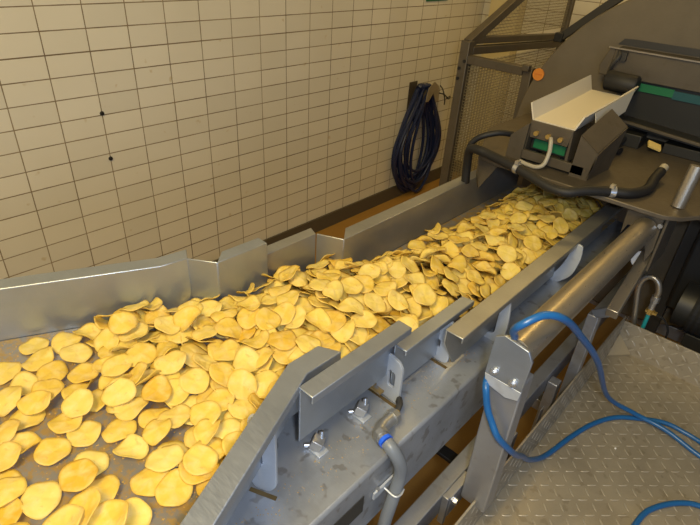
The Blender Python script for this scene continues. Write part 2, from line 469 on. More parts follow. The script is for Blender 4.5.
# face plate: six-sided, with a fold near its lower edge
y0 = -.006
bm = B(); prism(bm, [(1.7135, y0, .889), (1.781, y0, .889), (1.7835, y0, .955), (1.774, y0, .972), (1.731, y0, .979), (1.7155, y0, .968)], (0, .006, 0))
fp = part('clamp_plate', bm, M['near'], tf, .0012, label='flat six-sided plate bolted to the post')
bm = B(); prism(bm, [(1.7135, y0, .8885), (1.781, y0, .8885), (1.779, y0+.001, .868), (1.757, y0+.001, .860), (1.718, y0+.001, .868)], (0, .006, 0))
part('plate_fold', bm, M['lug'], tf, .0008)
for x, z in ((1.729, .902), (1.764, .900)):
    bm = B(); tube(bm, [(x, y0, z), (x, y0-.003, z)], .007, 16); tube(bm, [(x, y0-.003, z), (x, y0-.008, z)], .0045, 6)
    part('plate_bolt', bm, M['chrome'], tf)
bm = B(); tube(bm, [(1.752, .001, .953), (1.752, .655, .949)], .0265, 28); part('round_pipe', bm, M['pipe'], tf, smooth=True, label='long round steel pipe with a soft shine')
bm = B(); box(bm, 1.3, 1.716, .60, .64, .30, .34); box(bm, 1.709, 1.90, .60, .64, .30, .34); part('cross_rail', bm, M['frame'], tf, .002)
bm = B(); box(bm, 1.3, 2.30, 1.30, 1.34, .30, .35); part('cross_rail', bm, M['frame'], tf, .002)
bm = B(); box(bm, 1.50, 2.30, 1.62, 1.66, .30, .35); part('cross_rail', bm, M['frame'], tf, .002)
bm = B(); box(bm, 1.709, 1.735, .19, .23, .0, .56); box(bm, 1.709, 1.735, .44, .47, .0, .56); part('frame_foot', bm, M['frame'], tf, .002)
bm = B(); box(bm, 1.735, 1.7375, .35, .372, .49, .54); part('rail_tab', bm, M['frame'], tf)
bm = B(); box(bm, 1.20, 1.675, .165, .197, .40, .412)
tag(link_mesh('strap', bm, M['black'], bevel=.002), 'black strap crossing the gap below the box beam over the brown floor', 'strap')

# ------------------------------------------------------------------ tread plate platform
tp = thing('tread_platform', 'worn tread-plate step platform with upturned edges at the right', 'platform', (1.95, .3, .45))
ZP = .45; XP = 1.760; YP = .872
bm = B(); box(bm, XP, 2.62, -1.0, YP, ZP-.006, ZP)
part('tread_plate', bm, M['tread'], tp)
bm = B(); box(bm, XP-.005, XP, -1.0, YP+.005, ZP-.006, ZP+.118); part('side_upstand', bm, M['tread'], tp, .001)
bm = B(); box(bm, XP, 2.62, YP, YP+.005, ZP-.006, ZP+.104); part('end_upstand', bm, M['tread'], tp, .001)
bm = B(); prism(bm, [(XP+.0005, YP, ZP+.0005), (XP+.052, YP, ZP+.0005), (XP+.0005, YP-.062, ZP+.0005)], (0, 0, .0015))
prism(bm, [(XP+.0005, YP-.0005, ZP+.055), (XP+.05, YP-.0005, ZP+.002), (XP+.0005, YP-.06, ZP+.002)], (.0012, -.0012, .0012))
part('corner_gusset', bm, plain('bare_patch', (.36, .30, .20), .5, .2), tp)
def lozenge(bm, c, d, n, L=.0118, W=.0026, H=.0010):
    c = Vector(c); d = Vector(d).normalized(); n = Vector(n); s = n.cross(d)
    prof = [(-1, 0), (-.5, .85), (.5, .85), (1, 0), (.5, -.85), (-.5, -.85)]
    lo = [bm.verts.new(c + d*a*L + s*b*W) for a, b in prof]
    hi = [bm.verts.new(c + d*a*L*.72 + s*b*W*.45 + n*H) for a, b in prof]
    for i in range(6):
        j = (i+1) % 6; bm.faces.new((lo[i], lo[j], hi[j], hi[i]))
    bm.faces.new(hi)
bm = B(); P = .0265
for i in range(36):
    for j in range(-26, 37):
        x = XP+.012+i*P; y = j*P
        if y > YP-.012 or x > 2.6: continue
        if (x-XP)/.052 + (YP-y)/.062 < 1.15: continue
        s = 1 if (i+j) % 2 else -1
        lozenge(bm, (x, y, ZP), (1, s*1.0, 0), (0, 0, 1))
for i in range(36):
    for k in range(4):
        lozenge(bm, (XP+.02+i*P, YP, ZP+.016+k*P), (1, 0, 1 if (i+k) % 2 else -1), (0, -1, 0))
for j in range(-26, 36):
    for k in range(4):
        lozenge(bm, (XP, j*P, ZP+.016+k*P), (0, 1, 1 if (j+k) % 2 else -1), (1, 0, 0))
tr = part('raised_treads', bm, M['tread_hi'], tp); tr['kind'] = 'stuff'
bm = B()
for x, y in ((1.80, -.9), (1.80, .80), (2.55, -.9), (2.55, .80)): box(bm, x-.02, x+.02, y-.02, y+.02, 0, ZP-.006)
for nme, (x, y) in zip('abcd', ((1.80, -.9), (1.80, .80), (2.55, -.9), (2.55, .80))):
    pass
bm.free()
for x, y in ((1.80, -.9), (1.80, .80), (2.55, -.9), (2.55, .80)):
    part('leg', box(B(), x-.02, x+.02, y-.02, y+.02, 0, ZP-.006), M['frame'], tp, .002)
bm = B(); lv = [bm.verts.new(v) for v in ((1.905, .462, .4515), (1.909, .464, .4515), (1.908, .468, .4515), (1.904, .467, .4515))]; bm.faces.new(lv)
bmesh.ops.extrude_face_region(bm, geom=bm.faces[:]); 
for v in bm.verts[4:]: v.co.z += .002
tag(link_mesh('paper_scrap', bm, M['plastic']), 'tiny white scrap lying on the tread plate', 'scrap')

# ------------------------------------------------------------------ blue hoses
h1 = [(1.745, -.004, .985), (1.748, -.024, 1.010), (1.760, -.035, 1.034), (1.780, -.008, 1.049), (1.800, .028, 1.033), (1.810, .111, .962), (1.830, .244, .831), (1.842, .50, .560), (1.905, .590, .480), (1.982, .606, .467), (2.067, .592, .457), (2.156, .581, .457), (2.4, .56, .457)]
bm = B(); tube(bm, cr(h1, 8), .0062, 12)
tag(link_mesh('air_hose', bm, M['blue'], smooth=True), 'blue air hose arching over the round pipe and down to the tread platform', 'hose')
h2 = [(1.718, .004, .885), (1.719, -.002, .868), (1.726, -.0115, .858), (1.737, -.0135, .826), (1.750, -.0135, .803), (1.768, -.0135, .778), (1.786, .015, .735), (1.786, .072, .67), (1.780, .14, .60), (1.780, .215, .52), (1.792, .300, .468), (1.812, .412, .459), (1.835, .495, .458), (1.869, .562, .458), (1.919, .608, .458), (1.973, .640, .460), (2.020, .645, .458), (2.056, .641, .458), (2.104, .629, .458), (2.4, .58, .458)]
bm = B(); tube(bm, cr(h2, 8), .0062, 12)
tag(link_mesh('air_hose', bm, M['blue'], smooth=True), 'blue air hose drooping from the clamp plate and winding across the tread platform', 'hose')
h3 = [(2.02, .10, .457), (2.010, .20, .457), (2.014, .303, .457), (2.030, .356, .457), (2.068, .411, .457), (2.113, .439, .457), (2.20, .44, .457), (2.35, .38, .457)]
bm = B(); tube(bm, cr(h3, 8), .0062, 12)
tag(link_mesh('air_hose', bm, M['blue'], smooth=True), 'short bend of blue air hose in the lower right corner of the tread platform', 'hose')

# ------------------------------------------------------------------ seasoning machine
tm = thing('processing_machine', 'large dim steel machine with round housing and deck behind the conveyor', 'machine', (1.7, 1.2, 0))
cx, cz, Rr = 1.649, .901, .559
bm = B(); seg = 72
loft(bm, [[(cx+Rr*math.cos(2*PI*k/seg), y, cz+Rr*math.sin(2*PI*k/seg)) for k in range(seg)] for y in (1.25, 2.0)])
part('round_housing', bm, M['housing'], tm, .006)
dz = 1.0
bm = B()
pts = [(1.285, .65), (1.345, .632), (1.783, .638), (1.815, .66), (1.842, .705), (1.95, .77), (2.4, .80), (2.4, 1.249), (1.17, 1.249), (1.17, .90)]
prism(bm, [(x, y, dz-.012) for x, y in pts], (0, 0, .012)); part('deck_plate', bm, M['machine'], tm, .002)
bm = B(); prism(bm, [(1.700, .662, .987), (1.782, .662, .987), (1.786, .662, .90), (1.776, .662, .858), (1.768, .662, .895), (1.755, .662, .925), (1.735, .662, .945), (1.712, .662, .94), (1.703, .662, .912)], (0, .006, 0))
part('hanger_plate', bm, M['machine'], tm, .001, label='notched plate below the deck holding the pipe end')
bm = B(); box(bm, 1.787, 1.793, .662, .80, .84, .987); part('hanger_plate', bm, M['machine'], tm, .001)
bm = B(); tube(bm, [(1.764, .690, .850), (1.764, .715, .842)], .022, 20); part('white_bearing', bm, M['plastic'], tm, smooth=True, label='white plastic bearing beside the pipe end')
for p in ((1.781, .661, .965), (1.781, .661, .83)):
    bm = B(); tube(bm, [p, (p[0], p[1]-.006, p[2])], .006, 6); part('bolt', bm, M['chrome'], tm)
bm = B(); tube(bm, [(1.79, .72, dz), (1.793, .735, dz+.10)], .0155, 20); part('round_post', bm, M['pipe'], tm, smooth=True, label='short round steel post on the deck')
# hood over the dark inlet
bm = B(); prism(bm, [(1.40, 1.185, 1.255), (1.40, 1.2495, 1.258), (1.40, 1.2495, 1.175), (1.40, 1.185, 1.175)], (.75, 0, 0)); hood = part('hood', bm, M['machine'], tm, .002, label='steel hood over the dark inlet')
bm = B(); bar(bm, (1.382, 1.180, 1.258), (2.15, 1.180, 1.254), .008, .004); part('hood_rim', bm, M['pipe'], tm)
bm = B(); prism(bm, [(1.385, 1.249, 1.262), (1.400, 1.249, 1.279), (1.43, 1.249, 1.281), (2.0, 1.249, 1.281), (2.0, 1.249, 1.262)], (0, -.003, 0)); part('recess_shade', bm, M['dark'], tm, label='dark strip painted as the shaded recess above the hood')  # flat dark strip paints the shade of a recess over the hood
bm = B(); tube(bm, cr([(1.415, 1.180, 1.250), (1.424, 1.165, 1.238), (1.414, 1.16, 1.215), (1.404, 1.175, 1.185)], 5), .006, 8)
box(bm, 1.412, 1.442, 1.172, 1.184, 1.225, 1.250); part('hood_latch', bm, M['dark'], tm, smooth=True)
bm = B(); prism(bm, [(1.385, 1.185, 1.255), (1.40, 1.185, 1.255), (1.40, 1.185, 1.175), (1.372, 1.185, 1.175), (1.366, 1.185, 1.20)], (0, .010, 0)); part('hood_end_cap', bm, M['machine'], tm, .001)
bm = B(); box(bm, 1.44, 2.16, 1.20, 1.2495, 1.02, 1.175); part('inlet', bm, M['blackbox'], tm)
bm = B(); box(bm, 1.487, 1.60, 1.194, 1.1995, 1.145, 1.168); part('green_strip', bm, M['green'], tm)
bm = B(); box(bm, 1.60, 1.70, 1.194, 1.1995, 1.141, 1.165); part('teal_strip', bm, plain('dim_teal', (.01, .07, .08), .5), tm)
bm = B(); bar(bm, (1.475, 1.10, 1.072), (2.10, 1.10, 1.030), .012, .008); part('inlet_sill', bm, M['machine'], tm, .001)
bm = B(); prism(bm, [(1.475, 1.107, 1.060), (2.10, 1.107, 1.020), (2.10, 1.1995, 1.020), (1.475, 1.1995, 1.060)], (0, 0, .006)); part('inlet_floor', bm, M['blackbox'], tm)
# small fittings in the dark below the inlet
bm = B(); box(bm, 1.48, 1.58, 1.09, 1.15, dz, 1.04); part('drive_block', bm, M['blackbox'], tm, .002); part('drive_block', box(B(), 1.64, 1.78, 1.12, 1.19, dz, 1.03), M['blackbox'], tm, .002)
bm = B(); tube(bm, [(1.53, 1.09, 1.02), (1.53, 1.00, 1.012), (1.56, .99, 1.010)], .012, 10); part('drive_shaft', bm, M['black'], tm, smooth=True)
bm = B(); Mx = Matrix.Translation((1.620, 1.10, 1.020)) @ Euler((.5, .3, .6)).to_matrix().to_4x4(); box(bm, -.02, .02, -.012, .012, -.003, .003, Mx); part('yellow_tab', bm, plain('yellow_tab', (.75, .55, .18), .5), tm)
bm = B(); prism(bm, [(1.262, .70, .915), (1.262, .69, .99), (1.35, .66, .99), (1.30, .655, .90)], (0, .004, 0)); part('hopper_cheek', bm, M['machine'], tm)
bm = B(); tube(bm, [(1.146, 1.2495, 1.122), (1.146, 1.2445, 1.122)], .021, 24); st = part('round_sticker', bm, M['orange'], tm, smooth=True, label='round orange sticker at the left edge of the housing')
bm = B(); box(bm, 1.133, 1.159, 1.243, 1.2444, 1.1215, 1.1245); part('sticker_print', bm, M['orange_ink'], tm)
# machine legs and lower body
bm = B(); box(bm, 1.82, 2.35, 1.11, 1.24, .52, .985); part('lower_cabinet', bm, M['blackbox'], tm, .01)
for x, y in ((1.23, 1.20), (2.30, .85), (1.80, 1.20), (2.30, 1.20)):
    part('leg', box(B(), x-.02, x+.02, y-.02, y+.02, 0, dz-.012), M['dark'], tm, .002)
bm = B(); bar(bm, (1.755, .66, .775), (1.72, 1.10, .70), .034, .034) 
bm.free()
tq = thing('motor', 'black electric motor standing in the dark under the machine deck', 'motor', (1.93, 1.0, .36))
bm = B(); rings = []
for k in range(25):
    x = 1.90 + k*.008; r = .078 if k % 2 else .075
    rings.append([(x, 1.03+r*math.cos(a), .60+r*math.sin(a)) for a in [2*PI*j/28 for j in range(28)]])
loft(bm, rings); part('motor_body', bm, M['motor'], tq, smooth=False)
bm = B(); tube(bm, [(1.86, 1.03, .60), (1.90, 1.03, .60)], .070, 28); part('fan_cover', bm, M['blackbox'], tq, smooth=True)
bm = B(); box(bm, 1.91, 2.07, .99, 1.045, .351, .53); part('foot', bm, M['blackbox'], tq, .003)

# square tube leg with bent pipe and valve, left of the platform corner
ts = thing('tube_stand', 'square steel tube sloping down from the deck beside the platform corner', 'stand', (1.75, .7, 0))
bm = B(); bar(bm, (1.772, .70, .862), (1.779, .50, .785), .027, .027); part('sloping_tube', bm, M['pipe'], ts, .002)
bm = B(); box(bm, 1.7275, 1.7545, .515, .545, .0, .75); bar(bm, (1.741, .53, .75), (1.775, .515, .782), .022, .022); part('tube_leg', bm, M['frame'], ts, .002)
tv = thing('valve_pipe', 'small bent steel pipe with a hanging valve and teal tube behind the platform', 'pipe', (1.80, .80, .5))
hk = [(1.790, .905, .30), (1.788, .905, .478), (1.774, .905, .571), (1.757, .905, .650), (1.757, .905, .685), (1.768, .905, .705), (1.785, .905, .708), (1.800, .905, .695), (1.808, .905, .672), (1.808, .905, .655)]
bm = B(); tube(bm, cr(hk, 6), .0085, 12); part('bent_pipe', bm, M['pipe'], tv, smooth=True)
bm = B(); tube(bm, [(1.808, .905, .655), (1.808, .905, .635)], .012, 8); tube(bm, [(1.808, .905, .635), (1.808, .905, .61)], .009, 10); part('fitting', bm, M['chrome'], tv, smooth=True)
bm = B(); tube(bm, [(1.808, .905, .61), (1.808, .905, .592)], .011, 6); box(bm, 1.796, 1.828, .899, .911, .597, .604); part('brass_valve', bm, M['brass'], tv)
bm = B(); tube(bm, [(1.808, .905, .592), (1.808, .905, .53)], .006, 10); part('teal_tube', bm, M['teal'], tv, smooth=True)
bm = B(); tube(bm, cr([(1.82, .905, .60), (1.85, .91, .59), (1.87, .915, .56), (1.875, .915, .52)], 5), .003, 6); part('thin_lead', bm, M['black'], tv, smooth=True)

# feeder chute on the deck
tc = thing('feeder_chute', 'pale steel feeder chute with a green label, standing on the machine deck', 'chute', (1.45, .8, dz))
def sweepY(prof, ys, dzs):
    return [[(x, y, z+d) for x, z in prof] for y, d in zip(ys, dzs)]
bm = B(); loft(bm, sweepY([(1.372, 1.155), (1.388, 1.112), (1.506, 1.112), (1.522, 1.150), (1.518, 1.152), (1.503, 1.115), (1.391, 1.115), (1.376, 1.157)], (.715, .90, 1.105), (0, .010, .024)))
part('tray', bm, M['chute'], tc)
bm = B(); tube(bm, [(1.415, 1.138, 1.170), (1.42, 1.138, 1.170), (1.505, 1.138, 1.168), (1.51, 1.138, 1.168)], lambda q: .030 if .2 < q < .8 else .026, 24); part('rubber_boot', bm, M['black'], tc, smooth=True, label='dark rubber boot closing the back of the chute')
bm = B(); prism(bm, [(1.388, .708, 1.113), (1.506, .708, 1.113), (1.500, .708, 1.068), (1.394, .708, 1.068)], (0, .006, 0)); part('front_plate', bm, M['machine'], tc, .001)
bm = B(); prism(bm, [(1.388, .710, 1.11), (1.392, .710, 1.11), (1.388, .710, 1.03), (1.380, .710, 1.03)], (0, .09, 0)); part('side_plate', bm, M['machine'], tc)
bm = B(); prism(bm, [(1.502, .710, 1.11), (1.506, .710, 1.11), (1.510, .710, 1.03), (1.502, .710, 1.03)], (0, .09, 0)); part('side_plate', bm, M['machine'], tc)
bm = B(); box(bm, 1.392, 1.502, .730, .80, dz+.03, 1.062); part('vibrator_body', bm, M['blackbox'], tc, .003)
bm = B(); box(bm, 1.402, 1.492, .7275, .7297, 1.037, 1.061); part('green_label', bm, M['green'], tc)
for x in (1.412, 1.446, 1.480):
    bm = B(); tube(bm, [(x, .708, 1.083), (x, .699, 1.083)], .0065, 10); part('screw', bm, M['brass'], tc, smooth=True)
bm = B(); box(bm, 1.384, 1.560, .70, .712, dz+.008, dz+.032); part('cross_bar', bm, M['machine'], tc, .001)
for v in (1.40, 1.49):
    bm = B(); box(bm, v-.012, v+.012, .74, .765, dz, dz+.031); part('rubber_foot', bm, M['black'], tc)
bm = B(); tube(bm, cr([(1.456, .699, 1.082), (1.463, .688, 1.075), (1.468, .682, 1.050), (1.466, .672, 1.02), (1.45, .668, 1.008), (1.425, .67, 1.006), (1.396, .676, 1.007)], 6), .0055, 8); part('cable', bm, M['cable'], tc, smooth=True)
# folded cheeks either side
bm = B(); prism(bm, [(1.340, .70, dz), (1.383, .70, dz), (1.386, .70, 1.104), (1.343, .70, 1.062)], (0, .004, 0)); prism(bm, [(1.383, .70, dz), (1.386, .70, 1.104), (1.386, .86, 1.12), (1.383, .86, dz)], (.003, 0, 0)); part('left_cheek', bm, M['machine'], tc)
bm = B(); prism(bm, [(1.527, .70, dz), (1.572, .70, dz), (1.580, .70, 1.035), (1.582, .70, 1.075), (1.530, .70, 1.108)], (0, .004, 0)); 
prism(bm, [(1.582, .70, 1.075), (1.530, .70, 1.108), (1.536, .86, 1.150), (1.588, .86, 1.115)], (.001, -.001, .003))
prism(bm, [(1.572, .70, dz), (1.582, .70, 1.075), (1.588, .86, 1.115), (1.580, .84, dz)], (.003, 0, 0))
part('right_cheek', bm, M['machine'], tc)
bm = B(); prism(bm, [(1.522, .78, 1.150), (1.531, .80, 1.100), (1.533, 1.00, 1.12), (1.522, 1.07, 1.17)], (.002, 0, .001)); part('tray_side', bm, M['chute'], tc)

# black hose along the deck edge
tk = thing('black_hose', 'thick black hose lying along the front edge of the machine deck', 'hose', (1.5, .62, dz))
fh = [(1.252, .66, .90), (1.250, .655, .96), (1.262, .635, 1.01), (1.30, .615, 1.024), (1.335, .612, 1.022), (1.424, .592, 1.018), (1.474, .582, 1.012), (1.529, .572, 1.004), (1.573, .575, 1.004), (1.609, .605, 1.012), (1.651, .645, 1.013), (1.691, .675, 1.013), (1.711, .734, 1.013), (1.706, .80, 1.02), (1.706, .850, 1.03)]
bm = B(); tube(bm, cr(fh, 8), .0125, 14); part('hose', bm, M['black'], tk, smooth=True)
bm = B(); tube(bm, cr([(1.250, .655, .95), (1.249, .65, 1.006), (1.262, .655, 1.035), (1.285, .665, 1.052), (1.315, .69, 1.062), (1.338, .72, 1.058)], 6), .0085, 10); part('branch_hose', bm, M['black'], tk, smooth=True)
for p, q in (((1.424, .592, 1.018), (1.436, .590, 1.017)), ((1.651, .645, 1.013), (1.662, .652, 1.013))):
    bm = B(); tube(bm, [p, q], .0145, 14); box(bm, p[0], p[0]+.010, p[1]-.010, p[1]+.004, p[2]+.012, p[2]+.020); part('hose_clamp', bm, M['chrome'], tk, smooth=True)
bm = B(); tube(bm, [(1.706, .850, 1.03), (1.706, .872, 1.036)], .011, 10); part('end_fitting', bm, M['cable'], tk, smooth=True)

# ------------------------------------------------------------------ guard frame with mesh
tg = thing('machine_guard', 'dim steel guard frame with perforated mesh panels at the left of the machine', 'guard', (.8, 1.31, 0))
bm = B(); box(bm, .780, .820, 1.29, 1.33, 0, 1.180); part('post', bm, M['machine'], tg, .003)
bm = B(); bar(bm, (.80, 1.31, 1.168), (.80, 1.93, 1.438), .036, .036); part('sloping_rail', bm, M['machine'], tg, .003)
bm = B(); bar(bm, (.80, 1.33, 1.180), (.80, 2.24, 1.132), .034, .026); part('upper_rail', bm, M['machine'], tg, .002)
bm = B(); bar(bm, (.80, 1.33, 1.142), (.80, 2.24, 1.098), .040, .030); part('upper_rail', bm, M['machine'], tg, .002)
bm = B(); bar(bm, (.82, 1.31, 1.112), (1.062, 1.31, 1.112), .034, .032); part('short_rail', bm, M['machine'], tg, .002)
bm = B(); box(bm, 1.062, 1.098, 1.295, 1.325, 0, 1.128); part('post', bm, M['machine'], tg, .003)
bm = B(); box(bm, .785, .815, 2.225, 2.255, 0, 1.45); part('post', bm, M['machine'], tg, .003)
bm = B(); box(bm, 1.066, 1.094, 1.27, 1.294, 1.118, 1.140); part('latch_block', bm, M['machine'], tg, .002)
bm = B(); bar(bm, (.80, 2.24, 1.12), (1.12, 1.62, 1.10), .02, .02)
bm.free()
bm = B(); bar(bm, (1.048, 1.6, 1.204), (1.27, 1.6, 1.404), .030, .026, (0, 1, 0)); part('brace', bm, M['dark'], tg, .002, label='dark sloping brace along the rim of the round housing')
bm = B(); box(bm, 1.03, 1.065, 1.58, 1.62, 1.19, 1.225); part('brace_joint', bm, M['black'], tg, .003)
for p in ((.79, 1.2895, 1.075), (.79, 1.2895, 1.035), (.81, 1.2895, 1.105)):
    bm = B(); tube(bm, [p, (p[0], p[1]-.003, p[2])], .007, 12); part('bolt_hole', bm, M['black'], tg)
def wires(ax, a0, a1, fixed, z0, z1, topf=None, s=.0125):
    bm = B(); r = .0009
    n = int((a1-a0)/s)
    for k in range(n+1):
        a = a0+k*s; zt = topf(a) if topf else z1
        if ax == 1: box(bm, fixed-r, fixed+r, a-r, a+r, z0, zt)
        else: box(bm, a-r, a+r, fixed-r, fixed+r, z0, zt)
    n = int((z1-z0)/s)
    for k in range(n+1):
        z = z0+k*s; b0 = a0
        if topf:
            # start where the sloping top is above this height
            b0 = a0 if z <= topf(a0) else a0 + (z-topf(a0))/((topf(a1)-topf(a0))/(a1-a0))
        if ax == 1: box(bm, fixed-r, fixed+r, b0, a1, z-r, z+r)
        else: box(bm, b0, a1, fixed-r, fixed+r, z-r, z+r)
    return bm
part('mesh_panel', wires(1, 1.33, 2.23, .80, .12, 1.09), M['mesh'], tg)
part('mesh_panel', wires(1, 1.38, 2.23, .80, 1.175, 1.44, lambda y: min(1.44, 1.168+(y-1.31)*.4355-.01)), M['mesh'], tg)
part('mesh_panel', wires(0, .82, 1.062, 1.31, .12, 1.095), M['mesh'], tg)

# ------------------------------------------------------------------ potato chips
def chip_data(kind, rng, rings=6, seg=26):
    a = .0262*rng.uniform(.90, 1.08); b = a*rng.uniform(.86, .99)
    if kind == 0: c1, c2, tw = rng.uniform(-5, 5), rng.uniform(2, 9), rng.uniform(-4, 4)
    elif kind == 1: c1, c2, tw = rng.uniform(6, 13), rng.uniform(-8, 9), rng.uniform(-5, 5)
    else: c1, c2, tw = rng.uniform(14, 20), rng.uniform(-3, 2), rng.uniform(-4, 4); b *= 1.05
    ph = [rng.uniform(0, 2*PI) for _ in range(4)]
    def pt(r, t):
        wob = 1+.030*math.cos(2*t+ph[0])+.022*math.cos(3*t+ph[1])+.012*math.cos(7*t+ph[2])
        x = a*r*wob*math.cos(t); y = b*r*wob*math.sin(t)
        z = c1*x*x + c2*y*y + tw*x*y + .0019*r*r*math.sin(4*t+ph[3]) + .0007*math.sin(x*420+ph[1])*math.cos(y*380+ph[2])*(1 if r < .9 else 0)
        if kind == 2:      # folded chip: keep the arc length
            s = 1-.28*abs(x)/a*.9; x *= s
        return (x, y, z)
    th = .0011
    V = [pt(0, 0)]; E = [0.]
    for i in range(1, rings+1):
        for k in range(seg): V.append(pt(i/rings, 2*PI*k/seg)); E.append(1. if i == rings else (.25 if i == rings-1 else 0.))
    n = len(V); V2 = V + [(x, y, z-th) for x, y, z in V]; E2 = E+E; F = []
    for s, o in ((0, 0), (1, n)):
        for k in range(seg):
            j = (k+1) % seg
            f = (o, o+1+k, o+1+j); F.append(f if s == 0 else f[::-1])
            for i in range(rings-1):
                q = (o+1+i*seg+k, o+1+(i+1)*seg+k, o+1+(i+1)*seg+j, o+1+i*seg+j); F.append(q if s == 0 else q[::-1])
    l = 1+(rings-1)*seg
    for k in range(seg):
        j = (k+1) % seg; F.append((l+k, n+l+k, n+l+j, l+j))
    return V2, F, E2
rng = random.Random(11)
KIN = [0, 0, 0, 0, 0, 0, 1, 1, 1, 1, 1, 2, 2, 2]
HI = [chip_data(k, rng) for k in KIN]
LO = []
rng = random.Random(11)
LO = [chip_data(k, rng, 3, 14) for k in KIN]
HM = []
for V, F, E in HI:
    me = bpy.data.meshes.new('potato_chip'); me.from_pydata(V, [], F)
    at = me.attributes.new('edge', 'FLOAT', 'POINT'); at.data.foreach_set('value', [e*.45 for e in E])
    at = me.attributes.new('tone', 'FLOAT', 'POINT'); at.data.foreach_set('value', [0.]*len(V))
    for p in me.polygons: p.use_smooth = True
    me.materials.append(M['chip']); HM.append(me)

G = .005; X0, Y0 = .70, -1.10; NX, NY = 200, 460
Hm = [[0.]*NY for _ in range(NX)]
def interp(path, y):
    if y <= path[0][1]: return path[0][0]
    for (xa, ya), (xb, yb) in zip(path, path[1:]):
        if y <= yb: return xa+(xb-xa)*(y-ya)/(yb-ya)
    return path[-1][0]
def bed_z(y): return B1 if y < -.06 else B2
for i in range(NX):
    for j in range(NY): Hm[i][j] = bed_z(Y0+j*G)
def hget(x, y):
    i = min(NX-1, max(0, int((x-X0)/G))); j = min(NY-1, max(0, int((y-Y0)/G))); return Hm[i][j]
SAMPLES = [(0, 0)] + [(r*.026*math.cos(a), r*.026*math.sin(a)) for r in (.5, 1) for a in [2*PI*k/10 for k in range(10)]]
placed = []
def drop(x, y, kind=None, follow=.8, tilt=.12, sink=.25, flip=None):
    idx = rng.choice([i for i, k in enumerate(KIN) if kind is None or k == kind]) if kind is not None else rng.randrange(len(KIN))
    hs = [hget(x+a, y+b) for a, b in SAMPLES]
    n = len(hs); m = sum(hs)/n
    gx = sum(a*(h-m) for (a, b), h in zip(SAMPLES, hs))/sum(a*a for a, b in SAMPLES)
    gy = sum(b*(h-m) for (a, b), h in zip(SAMPLES, hs))/sum(b*b for a, b in SAMPLES)
    gx = max(-.8, min(.8, gx))*follow + rng.gauss(0, tilt); gy = max(-.8, min(.8, gy))*follow + rng.gauss(0, tilt)
    nrm = Vector((-gx, -gy, 1)).normalized()
    q = Vector((0, 0, 1)).rotation_difference(nrm)
    rot = q.to_matrix() @ Matrix.Rotation(rng.uniform(0, 2*PI), 3, 'Z')
    fl = rng.random() < .35 if flip is None else flip
    if fl: rot = rot @ Matrix.Rotation(PI, 3, 'X')
    V = LO[idx][0]; half = len(V)//2
    W = [rot @ Vector(v) for v in V]
    need = sorted(hget(x+w.x, y+w.y) - w.z for w in W)
    z = need[-1] if sink <= 0 else need[int((len(need)-1)*(1-sink*.35))]
    # never below the bed
    zmin = max(bed_z(y+w.y) - w.z for w in W) + .0004
    z = max(z, zmin)
    for w in W:
        i = int((x+w.x-X0)/G); j = int((y+w.y-Y0)/G)
        for di in (0, 1):
            for dj in (0, 1):
                if 0 <= i+di < NX and 0 <= j+dj < NY: Hm[i+di][j+dj] = max(Hm[i+di][j+dj], z+w.z+.0006)
    placed.append((idx, (x, y, z), rot))

FG = [(1.404,-.611,0),(1.395,-.542,0),(1.448,-.551,1),(1.479,-.495,1),(1.515,-.480,0),(1.511,-.424,0),(1.464,-.449,0),(1.411,-.489,2),(1.366,-.484,0),(1.335,-.523,0),(1.337,-.570,0),(1.300,-.599,2),(1.386,-.434,0),(1.317,-.456,0),(1.319,-.425,1),(1.287,-.475,2),(1.251,-.492,2),(1.296,-.534,0),(1.247,-.572,0),(1.178,-.553,1),(1.181,-.507,0),(1.216,-.470,0),(1.234,-.437,2),(1.258,-.396,2),(1.328,-.372,1),(1.369,-.391,2),(1.413,-.385,0),(1.451,-.360,0),(1.467,-.403,0),(1.352,-.334,2),(1.359,-.289,0),(1.397,-.313,0),(1.438,-.305,0),(1.406,-.271,0),(1.419,-.348,0),(1.476,-.342,0),(1.493,-.371,0),(1.512,-.540,2),(1.502,-.562,1),(1.468,-.580,1),(1.464,-.607,0),(1.395,-.654,0),(1.345,-.641,0),(1.364,-.640,0),(1.219,-.529,0),(1.083,-.50,0),(1.116,-.456,1),(1.159,-.458,0),(1.189,-.394,0),(1.231,-.367,2),(1.231,-.311,1),(1.310,-.293,0),(1.235,-.552,1),(1.284,-.507,0),(1.196,-.581,1),(1.306,-.623,0),(1.412,-.563,0),(1.466,-.465,0),
      (1.52,-.60,0),(1.50,-.65,1),(1.44,-.66,0),(1.26,-.61,0),(1.22,-.63,1),(1.12,-.56,0),(1.10,-.60,1),(1.16,-.62,0),(1.13,-.51,1)]
for x, y, k in FG:
    drop(x, y, k, follow=.9, tilt=.05 if k == 0 else .09, sink=.1, flip=(k != 2 and rng.random() < .3))
# thicker towards the first guard overlap, then the long heap
def fill(n, ya, yb, lo, hi, target, kinds=None, tilt=.2):
    for _ in range(n):
        for tr in range(14):
            y = rng.uniform(ya, yb); x0 = lo(y)+.024; x1 = hi(y)-.024
            x = rng.uniform(x0, x1)
            if hget(x, y) - bed_z(y) <= target(x, y)*rng.uniform(.6, 1.05): break
        else: continue
        drop(x, y, None, .75, tilt, .35)
def mound(y, x, lo, hi, h):
    u = (x-lo)/(hi-lo); return h*max(.12, math.sin(PI*min(1, max(0, u))))**.6
L1 = lambda y: interp(left, y); R1 = lambda y: interp(right, y)
def L2(y): return interp([(1.195, -.1), (1.20, .10), (1.262, .14), (1.300, .26), (1.312, .6), (1.32, 1.0)], y)
def R2(y): return interp([(1.572, -.1), (1.570, .15), (1.598, .21), (1.598, 1.0)], y)
fill(50, -.46, -.30, L1, R1, lambda x, y: .008 + .014*((y+.46)/.16) + (.006 if x < 1.35 else 0))
